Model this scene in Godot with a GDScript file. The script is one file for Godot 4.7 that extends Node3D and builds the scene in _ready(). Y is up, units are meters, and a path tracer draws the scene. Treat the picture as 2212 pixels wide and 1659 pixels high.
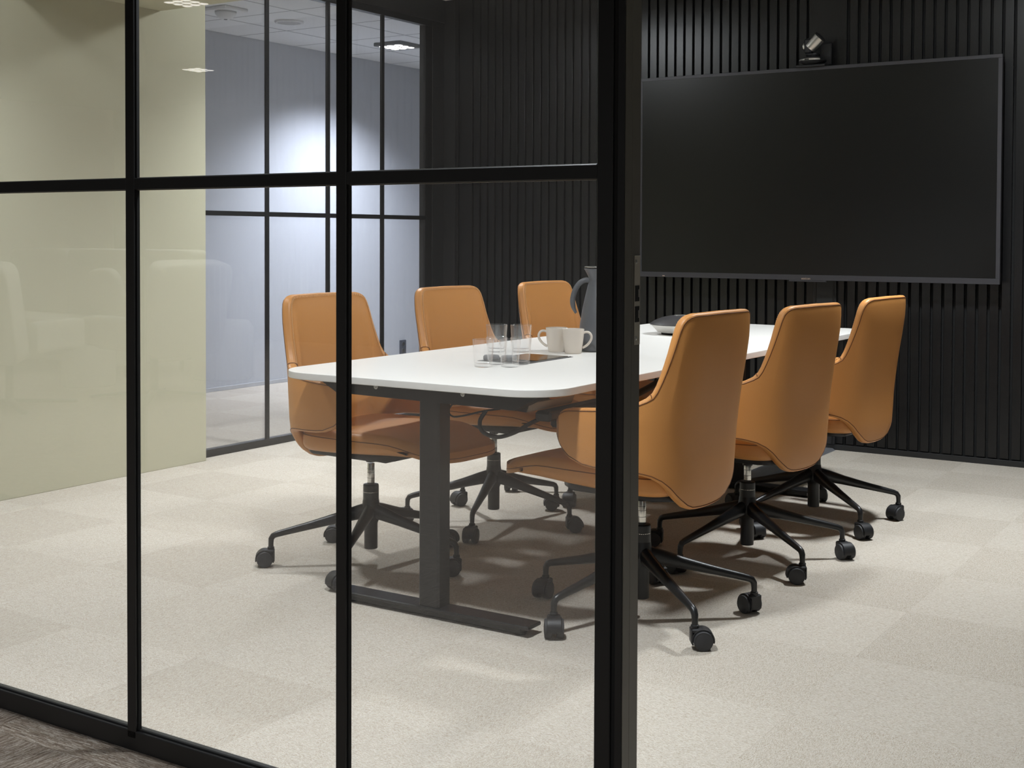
extends Node3D
# Coordinates below are (u, y, w): u to the right along the glass partition, y up, w into the meeting room; P(u, y, w) turns them into Godot's axes.

const CEIL := 2.82      # meeting room
const LOW_CEIL := 2.78  # the rooms round it
var M := {}

class MB:
	var v := PackedVector3Array()
	var n := PackedVector3Array()
	var ix := PackedInt32Array()
	var t := Transform3D()
	func vert(p: Vector3, nn: Vector3) -> int:
		v.append(t * p)
		n.append((t.basis * nn).normalized())
		return v.size() - 1
	func face(ps: Array) -> void:   # convex polygon, counter-clockwise seen from outside
		var nn: Vector3 = (ps[1] - ps[0]).cross(ps[2] - ps[0]).normalized()
		var f := v.size()
		for p in ps: vert(p, nn)
		for k in range(1, ps.size() - 1): ix.append_array(PackedInt32Array([f, f + k + 1, f + k]))
	func box(lo: Vector3, hi: Vector3, b := 0.0) -> void:
		var c := (lo + hi) * 0.5
		var h := (hi - lo) * 0.5
		b = minf(b, minf(h.x, minf(h.y, h.z)) * 0.9)
		for a in 3:
			var e := Vector3.ZERO
			var f := Vector3.ZERO
			var g := Vector3.ZERO
			e[a] = 1.0
			f[(a + 1) % 3] = 1.0
			g[(a + 2) % 3] = 1.0
			var he := h[a]
			var hf := h[(a + 1) % 3]
			var hg := h[(a + 2) % 3]
			for s in [1.0, -1.0]:
				var o: Vector3 = c + e * he * s
				var x: Vector3 = f * (hf - b)
				var y: Vector3 = g * (hg - b) * s
				face([o - x - y, o + x - y, o + x + y, o - x + y])
				if b > 0.0:
					for s2 in [1.0, -1.0]:   # edge between faces +-e and +-f
						var p1: Vector3 = c + e * s * he + f * s2 * (hf - b)
						var p2: Vector3 = c + e * s * (he - b) + f * s2 * hf
						var z: Vector3 = g * (hg - b) * (s * s2)
						face([p1 - z, p2 - z, p2 + z, p1 + z])
		if b > 0.0:
			for sx in [1.0, -1.0]:
				for sy in [1.0, -1.0]:
					for sz in [1.0, -1.0]:
						var p := c + Vector3(sx * h.x, sy * (h.y - b), sz * (h.z - b))
						var q := c + Vector3(sx * (h.x - b), sy * h.y, sz * (h.z - b))
						var r := c + Vector3(sx * (h.x - b), sy * (h.y - b), sz * h.z)
						face([p, q, r] if sx * sy * sz > 0.0 else [p, r, q])
	func grid(g: Array, loop_i := false, loop_j := false, flip := false) -> void:
		# g[i][j]; outward normal = d/di x d/dj (flip turns it over)
		var a: int = g.size()
		var c: int = g[0].size()
		var f := v.size()
		for i in a:
			for j in c:
				var i0: int = (i - 1 + a) % a if loop_i else maxi(i - 1, 0)
				var i1: int = (i + 1) % a if loop_i else mini(i + 1, a - 1)
				var j0: int = (j - 1 + c) % c if loop_j else maxi(j - 1, 0)
				var j1: int = (j + 1) % c if loop_j else mini(j + 1, c - 1)
				var nn: Vector3 = (g[i1][j] - g[i0][j]).cross(g[i][j1] - g[i][j0])
				if nn.length_squared() < 1e-20:
					var ii: int = clampi(i, 1, a - 2) if a > 2 else i
					var jj: int = clampi(j, 1, c - 2) if c > 2 else j
					nn = (g[mini(ii + 1, a - 1)][jj] - g[maxi(ii - 1, 0)][jj]).cross(g[ii][(jj + 1) % c] - g[ii][(jj - 1 + c) % c])
				vert(g[i][j], -nn if flip else nn)
		for i in (a if loop_i else a - 1):
			for j in (c if loop_j else c - 1):
				var p := f + i * c + j
				var q := f + ((i + 1) % a) * c + j
				var r := f + ((i + 1) % a) * c + (j + 1) % c
				var s := f + i * c + (j + 1) % c
				ix.append_array(PackedInt32Array([p, q, r, p, r, s] if flip else [p, r, q, p, s, r]))
	func disc(ring: Array, flip := false) -> void:
		var rr := ring.duplicate()
		if flip: rr.reverse()
		face(rr)
	func tube(ps: Array, rad, seg := 10, caps := true, squash := 1.0) -> void:
		# rad: a number, or an array of numbers / Vector2 (across, up)
		var g := []
		var up := Vector3.UP
		for i in ps.size():
			var d: Vector3 = (ps[mini(i + 1, ps.size() - 1)] - ps[maxi(i - 1, 0)]).normalized()
			if absf(d.dot(up)) > 0.98: up = Vector3.RIGHT if absf(d.x) < 0.9 else Vector3.BACK
			var x := d.cross(up).normalized()
			var y := x.cross(d).normalized()
			up = y
			var r = rad[i] if rad is Array else rad
			var rx: float = r.x if r is Vector2 else r
			var ry: float = r.y if r is Vector2 else r * squash
			var ring := []
			for k in seg:
				var an := TAU * k / seg
				ring.append(ps[i] + x * cos(an) * rx + y * sin(an) * ry)
			g.append(ring)
		grid(g, false, true, true)
		if caps:
			disc(g[0], true)
			disc(g[-1])
	func lathe(prof: Array, seg := 32, at := Vector3.ZERO) -> void:
		# prof: Vector2(radius, height), from bottom outside to top outside (and on inside)
		var g := []
		for k in seg:
			var an := TAU * k / seg
			var row := []
			for p in prof: row.append(at + Vector3(p.x * cos(an), p.y, -p.x * sin(an)))
			g.append(row)
		grid(g, true, false)
	func slab(poly: Array, y0: float, y1: float, b := 0.003) -> void:
		# convex polygon of Vector2(x, z) going anticlockwise seen from above (x right, z towards the viewer taken downwards)
		var c := Vector2.ZERO
		for p in poly: c += p
		c /= poly.size()
		var g := []
		for lev in [[b, y0], [b * 0.3, y0 + b * 0.3], [0.0, y0 + b], [0.0, y1 - b], [b * 0.3, y1 - b * 0.3], [b, y1]]:
			var row := []
			for p in poly:
				var q: Vector2 = p - (p - c).normalized() * lev[0]
				row.append(Vector3(q.x, lev[1], q.y))
			g.append(row)
		grid(g, false, true, true)
		disc(g[-1])
		disc(g[0], true)
	func mesh() -> ArrayMesh:
		var arr := []
		arr.resize(Mesh.ARRAY_MAX)
		arr[Mesh.ARRAY_VERTEX] = v
		arr[Mesh.ARRAY_NORMAL] = n
		arr[Mesh.ARRAY_INDEX] = ix
		var m := ArrayMesh.new()
		m.add_surface_from_arrays(Mesh.PRIMITIVE_TRIANGLES, arr)
		return m

func P(u: float, y: float, w: float) -> Vector3:
	return Vector3(u, y, -w)

func root_of(called: String, at := Vector3.ZERO, turn := 0.0) -> Node3D:
	var o := Node3D.new()
	o.name = called
	add_child(o, true)
	o.position = at
	o.rotation.y = turn
	return o

func tag(o: Node, label: String, category := "", group := "", kind := "") -> Node:
	if label: o.set_meta("label", label)
	if category: o.set_meta("category", category)
	if group: o.set_meta("group", group)
	if kind: o.set_meta("kind", kind)
	return o

func part(parent: Node, called: String, mesh, mat: Material, at := Vector3.ZERO) -> MeshInstance3D:
	var o := MeshInstance3D.new()
	o.name = called
	o.mesh = mesh.mesh() if mesh is MB else mesh
	o.material_override = mat
	o.position = at
	parent.add_child(o, true)
	return o

func bx(lo: Vector3, hi: Vector3, b := 0.001) -> MB:   # a box between two corners given in any order
	var m := MB.new()
	m.box(lo.min(hi), lo.max(hi), b)
	return m

# ---------------------------------------------------------------- materials
func mat(c: Color, rough := 0.5, metal := 0.0, spec := 0.5) -> StandardMaterial3D:
	var m := StandardMaterial3D.new()
	m.albedo_color = c
	m.roughness = rough
	m.metallic = metal
	m.metallic_specular = spec
	return m

func tri(m: StandardMaterial3D, tex: Texture2D, per_metre: float, world := true, bump := 0.0, hmap: Texture2D = null) -> StandardMaterial3D:
	if tex: m.albedo_texture = tex
	m.uv1_triplanar = true
	m.uv1_world_triplanar = world
	m.uv1_scale = Vector3.ONE * per_metre
	if hmap:
		m.heightmap_enabled = true
		m.heightmap_texture = hmap
		m.heightmap_scale = bump
	return m

func yarn_image(size: int, strokes: int, palette: Array, spread: float, length: float, sd: int) -> Image:
	# short loops of yarn lying mostly along x, wrapped so that the picture tiles
	var rng := RandomNumberGenerator.new()
	rng.seed = sd
	var buf := PackedByteArray()
	buf.resize(size * size * 3)
	var mid: Color = palette[0]
	for i in size * size:
		buf[i * 3] = int(mid.r * 255)
		buf[i * 3 + 1] = int(mid.g * 255)
		buf[i * 3 + 2] = int(mid.b * 255)
	for s in strokes:
		var x := rng.randf() * size
		var y := rng.randf() * size
		var an := rng.randfn(0.0, spread)
		var len_ := length * rng.randf_range(0.5, 1.5)
		var c: Color = palette[rng.randi() % palette.size()]
		var k := rng.randf_range(0.94, 1.05)
		var r := mini(255, int(c.r * k * 255))
		var g := mini(255, int(c.g * k * 255))
		var b := mini(255, int(c.b * k * 255))
		var dx := cos(an)
		var dy := sin(an)
		for q in int(len_):
			var px := int(x + dx * q) & (size - 1)
			var py := int(y + dy * q) & (size - 1)
			var o := (py * size + px) * 3
			buf[o] = r
			buf[o + 1] = g
			buf[o + 2] = b
			o = (((py + 1) & (size - 1)) * size + px) * 3
			buf[o] = r
			buf[o + 1] = g
			buf[o + 2] = b
	return Image.create_from_data(size, size, false, Image.FORMAT_RGB8, buf)

func grain_image(w: int, h: int, dark: Color, light: Color) -> Image:
	# upright oak grain: pores stretched along y, with cathedral rings
	var a := FastNoiseLite.new()
	a.seed = 5
	a.frequency = 0.01
	var f := FastNoiseLite.new()
	f.seed = 9
	f.frequency = 0.05
	var im := Image.create(w, h, false, Image.FORMAT_RGB8)
	for y in h:
		for x in w:
			var warp := a.get_noise_2d(x * 1.1, y * 0.28) * 9.0
			var ring := 0.5 + 0.5 * sin(warp * 5.0 + x * 0.10)
			var pore := f.get_noise_2d(x * 6.0, y * 0.22)
			var t := clampf(0.45 + 0.35 * pore + 0.25 * (pow(ring, 3.0) - 0.4), 0.0, 1.0)
			im.set_pixel(x, y, dark.lerp(light, t))
	return im

func make_materials() -> void:
	# carpet of the meeting room: heather loops, one picture turned for the quarter-turned tiles
	var pale := [Color8(209, 201, 188), Color8(219, 212, 201), Color8(206, 196, 181), Color8(190, 177, 160), Color8(227, 221, 211), Color8(178, 163, 145), Color8(213, 205, 193)]
	var im := yarn_image(1024, 62000, pale, 0.24, 12.0, 11)
	var ta := ImageTexture.create_from_image(im)
	var im2: Image = im.duplicate()
	im2.rotate_90(CLOCKWISE)
	var tb := ImageTexture.create_from_image(im2)
	M.carpet_u = tri(mat(Color(0.910, 0.910, 0.910), 0.96, 0, 0.2), ta, 2.3, true, 0.05, ta)
	M.carpet_w = tri(mat(Color(0.892, 0.890, 0.887), 0.96, 0, 0.2), tb, 2.3, true, 0.05, tb)
	M.carpet_u2 = tri(mat(Color(0.901, 0.901, 0.901), 0.96, 0, 0.2), ta, 2.3, true, 0.05, ta)
	M.carpet_w2 = tri(mat(Color(0.878, 0.875, 0.871), 0.96, 0, 0.2), tb, 2.3, true, 0.05, tb)
	var taupe := [Color8(148, 135, 122), Color8(168, 157, 145), Color8(128, 113, 100), Color8(110, 96, 85), Color8(182, 172, 161), Color8(140, 126, 113)]
	var im3 := yarn_image(1024, 42000, taupe, 0.05, 34.0, 23)
	var tc := ImageTexture.create_from_image(im3)
	var im4: Image = im3.duplicate()
	im4.rotate_90(CLOCKWISE)
	var td := ImageTexture.create_from_image(im4)
	M.lounge_u = tri(mat(Color(1, 1, 1), 0.96, 0, 0.2), tc, 1.0, true, 0.12, tc)
	M.lounge_w = tri(mat(Color(0.96, 0.96, 0.96), 0.96, 0, 0.2), td, 1.0, true, 0.12, td)
	var gi := ImageTexture.create_from_image(grain_image(512, 1024, Color8(11, 11, 12), Color8(36, 35, 36)))
	M.slat = tri(mat(Color(1, 1, 1), 0.32, 0, 0.5), gi, 1.7, true, 0.03, gi)
	M.slat.uv1_scale = Vector3(2.6, 1.3, 2.6)
	M.backing = mat(Color8(18, 18, 18), 0.8)
	M.black_panel = mat(Color8(34, 34, 35), 0.5)
	M.frame = mat(Color8(27, 27, 28), 0.42)
	M.jamb = mat(Color8(98, 94, 86), 0.45)
	M.gasket = mat(Color8(14, 14, 14), 0.8)
	var wall_noise := FastNoiseLite.new()
	wall_noise.frequency = 0.03
	wall_noise.seed = 3
	var wn := NoiseTexture2D.new()
	wn.noise = wall_noise
	wn.seamless = true
	M.green = tri(mat(Color8(193, 190, 167), 0.85, 0, 0.3), null, 6.0, true, 0.01, wn)
	M.blue = tri(mat(Color8(181, 184, 189), 0.85, 0, 0.3), null, 6.0, true, 0.01, wn)
	M.white_wall = tri(mat(Color8(214, 212, 206), 0.85, 0, 0.3), null, 6.0, true, 0.01, wn)
	M.grey_wall = tri(mat(Color8(86, 85, 83), 0.85, 0, 0.3), null, 6.0, true, 0.01, wn)
	M.base_blue = mat(Color8(176, 178, 181), 0.6)
	var cn := FastNoiseLite.new()
	cn.frequency = 0.2
	cn.seed = 8
	var ct := NoiseTexture2D.new()
	ct.noise = cn
	ct.seamless = true
	M.ceiling_tile = tri(mat(Color8(222, 224, 226), 0.95, 0, 0.2), null, 4.0, true, 0.02, ct)
	M.dark_ceiling = mat(Color8(44, 44, 43), 0.9)
	M.ceiling_bar = mat(Color8(150, 152, 154), 0.6)
	var gl := mat(Color(1, 1, 1, 0.03), 0.0)
	gl.transparency = BaseMaterial3D.TRANSPARENCY_ALPHA
	M.pane = gl
	var clear := mat(Color(1, 1, 1, 0.015), 0.0)
	clear.transparency = BaseMaterial3D.TRANSPARENCY_ALPHA
	M.clear_glass = clear
	var ln := FastNoiseLite.new()
	ln.noise_type = FastNoiseLite.TYPE_CELLULAR
	ln.frequency = 0.09
	ln.seed = 4
	var lt := NoiseTexture2D.new()
	lt.noise = ln
	lt.seamless = true
	M.leather = tri(mat(Color8(199, 138, 76), 0.42, 0, 0.45), null, 9.0, false, 0.035, lt)
	M.seam = mat(Color8(110, 66, 32), 0.7)
	M.stitch = mat(Color8(226, 180, 128), 0.7)
	M.black_metal = mat(Color8(25, 25, 26), 0.36)
	M.black_plastic = mat(Color8(26, 26, 28), 0.5)
	M.tyre = mat(Color8(48, 48, 50), 0.6)
	M.chrome = mat(Color8(205, 203, 198), 0.18, 1.0)
	M.mark = mat(Color8(40, 40, 40), 0.4, 0.6)
	M.table = mat(Color8(228, 225, 220), 0.4, 0, 0.4)
	M.table_edge = mat(Color8(226, 227, 222), 0.5, 0, 0.4)
	M.steel = mat(Color8(128, 124, 118), 0.5, 0.15)
	M.screw = mat(Color8(200, 200, 196), 0.3, 1.0)
	M.brushed = mat(Color8(176, 178, 184), 0.4, 0.7)
	M.mug = mat(Color8(217, 207, 194), 0.22, 0, 0.5)
	M.jug = mat(Color8(98, 100, 104), 0.4)
	M.screen = mat(Color8(6, 6, 6), 0.34, 0, 0.48)
	M.bezel = mat(Color8(66, 65, 69), 0.45, 0.3)
	M.silver = mat(Color8(200, 198, 192), 0.28, 0.9)
	M.phone_top = mat(Color8(62, 60, 61), 0.34)
	M.hatch = mat(Color8(22, 21, 20), 0.14)
	M.satin = mat(Color8(226, 225, 222), 0.36, 0.35)
	M.strike = mat(Color8(176, 170, 158), 0.5, 0.2)
	M.grey_plastic = mat(Color8(92, 93, 96), 0.45)
	M.letter = mat(Color8(196, 172, 150), 0.5)
	M.outlet = mat(Color8(38, 46, 62), 0.5)
	M.white_plastic = mat(Color8(214, 215, 216), 0.6)
	M.speaker_grille = mat(Color8(172, 172, 172), 0.8)
	var led := mat(Color(1, 1, 1), 0.5)
	led.emission_enabled = true
	led.emission = Color(1, 0.98, 0.95)
	led.emission_energy_multiplier = 6.0
	M.led = led
	M.fabric = mat(Color8(176, 172, 162), 0.9)
	M.fabric_dark = mat(Color8(92, 92, 88), 0.9)

# ---------------------------------------------------------------- light
func lamp(u: float, w: float, ceil_y: float, energy: float, tint: Color, label: String, group: String, angle: float, blend: float, spill: float, size: float) -> void:
	var o := root_of("ceiling_light", P(u, ceil_y, w))
	tag(o, label, "ceiling light", group)
	part(o, "housing", bx(Vector3(-0.135, -0.028, -0.135), Vector3(0.135, 0.0, 0.135), 0.004), M.grey_plastic)
	var ring := MB.new()
	ring.lathe([Vector2(0.0, -0.0312), Vector2(0.026, -0.0312), Vector2(0.033, -0.029), Vector2(0.034, -0.0275)], 14)
	var rm := ring.mesh()
	for i in 3:
		for j in 3:
			part(o, "lens", rm, M.led, Vector3((i - 1) * 0.078, 0, (j - 1) * 0.078))
	beam("lamp_beam", P(u, ceil_y - 0.05, w), angle, blend, energy, tint, size)
	if spill > 0.0: beam("lamp_spill", P(u, ceil_y - 0.05, w), 87.0, 0.15, energy * spill, tint, size)   # the weak light outside the main beam

func beam(called: String, at: Vector3, angle: float, blend: float, energy: float, tint: Color, size: float) -> void:
	var s := SpotLight3D.new()
	s.name = called
	add_child(s, true)
	s.position = at
	s.rotation.x = -PI / 2
	s.spot_angle = angle
	s.spot_angle_attenuation = blend
	s.spot_attenuation = 2.0
	s.spot_range = 30.0
	s.light_size = size
	s.light_energy = energy
	s.light_color = tint
	s.shadow_enabled = true

# ---------------------------------------------------------------- the chair
func plan_angle(q: float) -> float:
	return deg_to_rad(lerpf(0.0, 2.9, q / 0.1415) if q < 0.1415 else lerpf(2.9, 78.0, (q - 0.1415) / 0.2055) if q < 0.347 else lerpf(78.0, 91.0, (q - 0.347) / 0.053) if q < 0.40 else lerpf(91.0, 95.0, (q - 0.40) / 0.2))

var plan_tab := []
func plan_at(s: float) -> Array:    # [forward, side, angle] of the shell's curved plan at arc length s from the middle of the back
	if plan_tab.is_empty():
		var f := -0.2231
		var d := 0.0
		for i in 60:
			var q := i * 0.01
			var a := 0.0
			for t in range(-4, 5): a += plan_angle(maxf(0.0, q + t * 0.011)) / 9.0
			plan_tab.append([f, d, a])
			f += sin(a) * 0.01
			d += cos(a) * 0.01
	var x := absf(s) / 0.01
	var k := mini(int(x), 58)
	var r := []
	for c in 3: r.append(lerpf(plan_tab[k][c], plan_tab[k + 1][c], x - k))
	return r

func curve(pts: Array, x: float) -> float:
	for i in range(1, pts.size()):
		if x <= pts[i].x:
			var t: float = (x - pts[i - 1].x) / (pts[i].x - pts[i - 1].x)
			return lerpf(pts[i - 1].y, pts[i].y, t)
	return pts[-1].y

const ARM := 0.57     # arc length from the middle of the back to the front of an arm
var TOP := [Vector2(0.0000, 0.9880), Vector2(0.1565, 0.9860), Vector2(0.1765, 0.9820), Vector2(0.1895, 0.9760), Vector2(0.1995, 0.9670), Vector2(0.2073, 0.9540), Vector2(0.2135, 0.9360), Vector2(0.2198, 0.9140), Vector2(0.2283, 0.8760), Vector2(0.2377, 0.8380), Vector2(0.2471, 0.8030), Vector2(0.2564, 0.7730), Vector2(0.2666, 0.7500), Vector2(0.2820, 0.7340), Vector2(0.3071, 0.7200), Vector2(0.3399, 0.7100), Vector2(0.3891, 0.7020), Vector2(0.4300, 0.6970), Vector2(0.4700, 0.6940), Vector2(0.5200, 0.6900), Vector2(0.5350, 0.6870), Vector2(0.5450, 0.6830), Vector2(0.5530, 0.6770), Vector2(0.5600, 0.6690), Vector2(0.5650, 0.6600), Vector2(0.5700, 0.6450)]
var LOW := [Vector2(0, 0.375), Vector2(0.05, 0.376), Vector2(0.09, 0.381), Vector2(0.12, 0.391), Vector2(0.15, 0.408), Vector2(0.18, 0.432), Vector2(0.205, 0.457), Vector2(0.23, 0.478), Vector2(0.26, 0.495), Vector2(0.3, 0.507), Vector2(0.345, 0.511), Vector2(0.4, 0.512), Vector2(0.45, 0.514), Vector2(0.48, 0.519), Vector2(0.505, 0.527), Vector2(0.525, 0.538), Vector2(0.54, 0.551), Vector2(0.553, 0.568), Vector2(0.56, 0.581), Vector2(0.565, 0.593), Vector2(0.57, 0.61)]
const ARC := [0, 0.03, 0.06, 0.09, 0.12, 0.1565, 0.1765, 0.1895, 0.1995, 0.2073, 0.2135, 0.2198, 0.2283, 0.2377, 0.2471, 0.2564, 0.2666, 0.282, 0.3071, 0.3399, 0.3891, 0.43, 0.47, 0.52, 0.535, 0.545, 0.553, 0.56, 0.565, 0.5685, 0.57]

func shell_point(s: float, h: float, out: float) -> Vector3:
	var q := plan_at(s)
	var a: float = q[2]
	var f: float = q[0] - 0.053 * smoothstep(0.50, 1.0, h) * cos(a) + 0.010 * pow(clampf((0.50 - h) / 0.15, 0.0, 1.0), 2.0)
	var d: float = q[1] * (1.0 + 0.058 * smoothstep(0.72, 0.98, h))
	return Vector3(f - cos(a) * out, h, signf(s) * (d + sin(a) * out))

func chair_parts() -> Dictionary:
	var d := {}
	# shell: an outer and an inner skin over a grid of columns s and rows h, joined by an edge band
	var cols := []
	for i in range(ARC.size() - 1, 0, -1): cols.append(-ARC[i])
	cols.append_array(ARC)
	var ds := [0.0, 0.0015, 0.004, 0.008, 0.014, 0.022, 0.034]
	var outer := []
	var inner := []
	var rim_top := []
	var rim_low := []
	var stitch_top := []
	for s in cols:
		var t := curve(TOP, absf(s))
		var b := curve(LOW, absf(s))
		var st := 1.0 / sqrt(1.0 + pow((curve(TOP, absf(s) + 0.004) - curve(TOP, absf(s) - 0.004)) / 0.008, 2.0))
		var sb := 1.0 / sqrt(1.0 + pow((curve(LOW, absf(s) + 0.004) - curve(LOW, absf(s) - 0.004)) / 0.008, 2.0))
		var hs := []
		for q in ds: hs.append(b + minf(q / sb, (t - b) * 0.3 * q / 0.034))
		for k in range(1, 12): hs.append(lerpf(hs[6], t - minf(0.034 / st, (t - b) * 0.3), k / 12.0))
		for k in range(6, -1, -1): hs.append(t - minf(ds[k] / st, (t - b) * 0.3 * ds[k] / 0.034))
		var ro := []
		var ri := []
		for h in hs:
			var e: float = minf(minf((t - h) * st, (h - b) * sb), ARM - absf(s))
			var cut := 0.0 if e >= 0.010 else 0.010 - sqrt(maxf(0.0, 0.0001 - pow(0.010 - e, 2.0)))
			var puff := 0.014 * smoothstep(0.0, 0.09, e) * (1.0 - smoothstep(0.20, 0.34, absf(s)))
			ro.append(shell_point(s, h, 0.017 - cut + 0.004 * smoothstep(0.0, 0.06, e)))
			ri.append(shell_point(s, h, -0.017 + cut - puff))
		outer.append(ro)
		inner.append(ri)
		rim_top.append(ro[-4])
		rim_low.append(ro[3])
		stitch_top.append([ri[-4], ri[-3]])
	var m := MB.new()
	m.grid(outer, false, false, true)
	m.grid(inner)
	var band := []
	var n: int = outer[0].size()
	var loop := []
	for i in cols.size(): loop.append(Vector2i(i, n - 1))
	for j in range(n - 2, -1, -1): loop.append(Vector2i(cols.size() - 1, j))
	for i in range(cols.size() - 2, -1, -1): loop.append(Vector2i(i, 0))
	for j in range(1, n - 1): loop.append(Vector2i(0, j))
	for k in loop: band.append([outer[k.x][k.y], inner[k.x][k.y]])
	m.grid(band, true, false)
	d.shell = m.mesh()
	# seam cord running round the outer rim, and across the band where the back meets the arms
	m = MB.new()
	m.tube(rim_top, 0.0016, 5)
	m.tube(rim_low, 0.0016, 5)
	for e in [0, cols.size() - 1]:
		var col := []
		var x: int = 3 if e == 0 else cols.size() - 4
		for j in range(3, n - 3): col.append(outer[x][j])
		m.tube(col, 0.0016, 5)
	for sg in [-1.0, 1.0]:
		var path := []
		var t := curve(TOP, 0.272)
		for q in [[-0.004, 0.018], [0.0005, 0.009], [0.001, 0.0], [0.0005, -0.009], [-0.004, -0.018], [-0.012, -0.019], [-0.03, -0.021], [-0.06, -0.024]]: path.append(shell_point(sg * 0.272, t + q[0], q[1]))
		m.tube(path, 0.0015, 5)
	d.seam = m.mesh()
	# ladder stitches on the inner rim
	m = MB.new()
	for i in range(stitch_top.size() - 1):
		var a: Vector3 = stitch_top[i][0]
		var b: Vector3 = stitch_top[i + 1][0]
		var k := maxi(1, roundi(a.distance_to(b) / 0.0085))
		for q in k:
			var p: Vector3 = a.lerp(b, (q + 0.5) / k)
			var g: Vector3 = stitch_top[i][1].lerp(stitch_top[i + 1][1], (q + 0.5) / k)
			var dir := (g - p).normalized() * 0.004
			var up := Vector3(0.0014, 0, 0)
			m.tube([p - dir + up, p + dir * 1.4 + up], 0.0012, 4, true)
	d.stitching = m.mesh()
	# seat cushion
	var outline := []
	for k in 64:
		var an := TAU * k / 64
		var c := cos(an)
		var s := sin(an)
		var e := 2.0 / (3.4 if c > 0.0 else 5.0)
		var x := signf(c) * pow(absf(c), e)
		var z := signf(s) * pow(absf(s), e)
		outline.append(Vector2(0.125 + 0.335 * x, 0.245 * z * (1.0 - 0.08 * smoothstep(0.0, 0.46, 0.125 + 0.335 * x))))
	var prof := [[0.0, -0.036], [0.5, -0.037], [0.86, -0.036], [0.94, -0.031], [0.98, -0.022], [0.997, -0.010], [1.0, 0.003], [0.996, 0.017], [0.982, 0.030], [0.95, 0.041], [0.90, 0.047], [0.6, 0.049], [0.3, 0.048], [0.0, 0.047]]
	var g := []
	var line := []
	for o in outline:
		var row := []
		for pr in prof:
			var q := Vector2(0.1, 0).lerp(o, pr[0])
			var y: float = 0.468 + pr[1] - 0.044 * smoothstep(0.22, 0.47, q.x) * (1.0 if pr[1] > 0 else 0.35)
			if pr[1] < 0: y += 0.034 * clampf((q.x + 0.2) / 0.66, 0.0, 1.0) - 0.012
			row.append(Vector3(q.x, y, q.y))
		g.append(row)
		line.append(row[7])
	m = MB.new()
	m.grid(g, true, false, true)
	d.seat = m.mesh()
	m = MB.new()
	line.append(line[0])
	m.tube(line, 0.0017, 5, false)
	d.seat_seam = m.mesh()
	# mechanism under the seat
	m = MB.new()
	m.slab([Vector2(-0.2, 0.13), Vector2(-0.14, 0.17), Vector2(0.16, 0.17), Vector2(0.22, 0.12), Vector2(0.22, -0.12), Vector2(0.16, -0.17), Vector2(-0.14, -0.17), Vector2(-0.2, -0.13)], 0.405, 0.432, 0.008)
	m.slab([Vector2(-0.08, 0.06), Vector2(0.14, 0.075), Vector2(0.14, -0.075), Vector2(-0.08, -0.06)], 0.384, 0.408, 0.008)
	for sg in [-1.0, 1.0]:
		m.tube([Vector3(0.02, 0.412, sg * 0.10), Vector3(-0.10, 0.408, sg * 0.12), Vector3(-0.19, 0.42, sg * 0.11), Vector3(-0.215, 0.45, sg * 0.10)], [Vector2(0.02, 0.01), Vector2(0.02, 0.01), Vector2(0.02, 0.009), Vector2(0.016, 0.007)], 8)
	d.mechanism = m.mesh()
	m = MB.new()
	m.lathe([Vector2(0.0, 0.29), Vector2(0.0135, 0.29), Vector2(0.0135, 0.372), Vector2(0.0, 0.372)], 20)
	d.lift = m.mesh()
	m = MB.new()
	for y in [0.300, 0.318, 0.339, 0.352]: m.lathe([Vector2(0.0134, y - 0.0007), Vector2(0.0138, y - 0.0005), Vector2(0.0138, y + 0.0005), Vector2(0.0134, y + 0.0007)], 20)
	d.ring = m.mesh()
	m = MB.new()
	m.lathe([Vector2(0.0134, 0.366), Vector2(0.0185, 0.367), Vector2(0.019, 0.37), Vector2(0.019, 0.395), Vector2(0.0, 0.395)], 20)
	d.collar = m.mesh()
	m = MB.new()
	m.lathe([Vector2(0.0, 0.055), Vector2(0.0235, 0.055), Vector2(0.0250, 0.057), Vector2(0.0250, 0.15), Vector2(0.032, 0.165), Vector2(0.040, 0.185), Vector2(0.037, 0.205), Vector2(0.032, 0.222), Vector2(0.0305, 0.236), Vector2(0.0295, 0.2365), Vector2(0.0295, 0.240), Vector2(0.0290, 0.290), Vector2(0.0275, 0.2945), Vector2(0.0145, 0.295), Vector2(0.0, 0.295)], 28)
	d.hub = m.mesh()
	m = MB.new()
	for k in 30:
		var an := TAU * k / 30.0
		m.t = Transform3D(Basis(Vector3.UP, an), Vector3.ZERO)
		m.box(Vector3(0.0288, 0.2655, -0.0018), Vector3(0.02935, 0.2672, 0.0016), 0.0)
	d.print = m.mesh()
	m = MB.new()
	m.tube([Vector3(0.015, 0.196, 0), Vector3(0.06, 0.1865, 0), Vector3(0.13, 0.169, 0), Vector3(0.22, 0.147, 0), Vector3(0.31, 0.126, 0), Vector3(0.345, 0.1175, 0), Vector3(0.358, 0.112, 0), Vector3(0.365, 0.101, 0), Vector3(0.366, 0.085, 0), Vector3(0.366, 0.07, 0)],
		[Vector2(0.022, 0.030), Vector2(0.021, 0.026), Vector2(0.019, 0.020), Vector2(0.0155, 0.0155), Vector2(0.0125, 0.0125), Vector2(0.0115, 0.0115), Vector2(0.011, 0.011), Vector2(0.0105, 0.0105), Vector2(0.0095, 0.0095), Vector2(0.0095, 0.0095)], 12)
	d.leg = m.mesh()
	# caster: fender with stem socket, and two wheels whose faces stand proud of it
	m = MB.new()
	var hood := []
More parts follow.
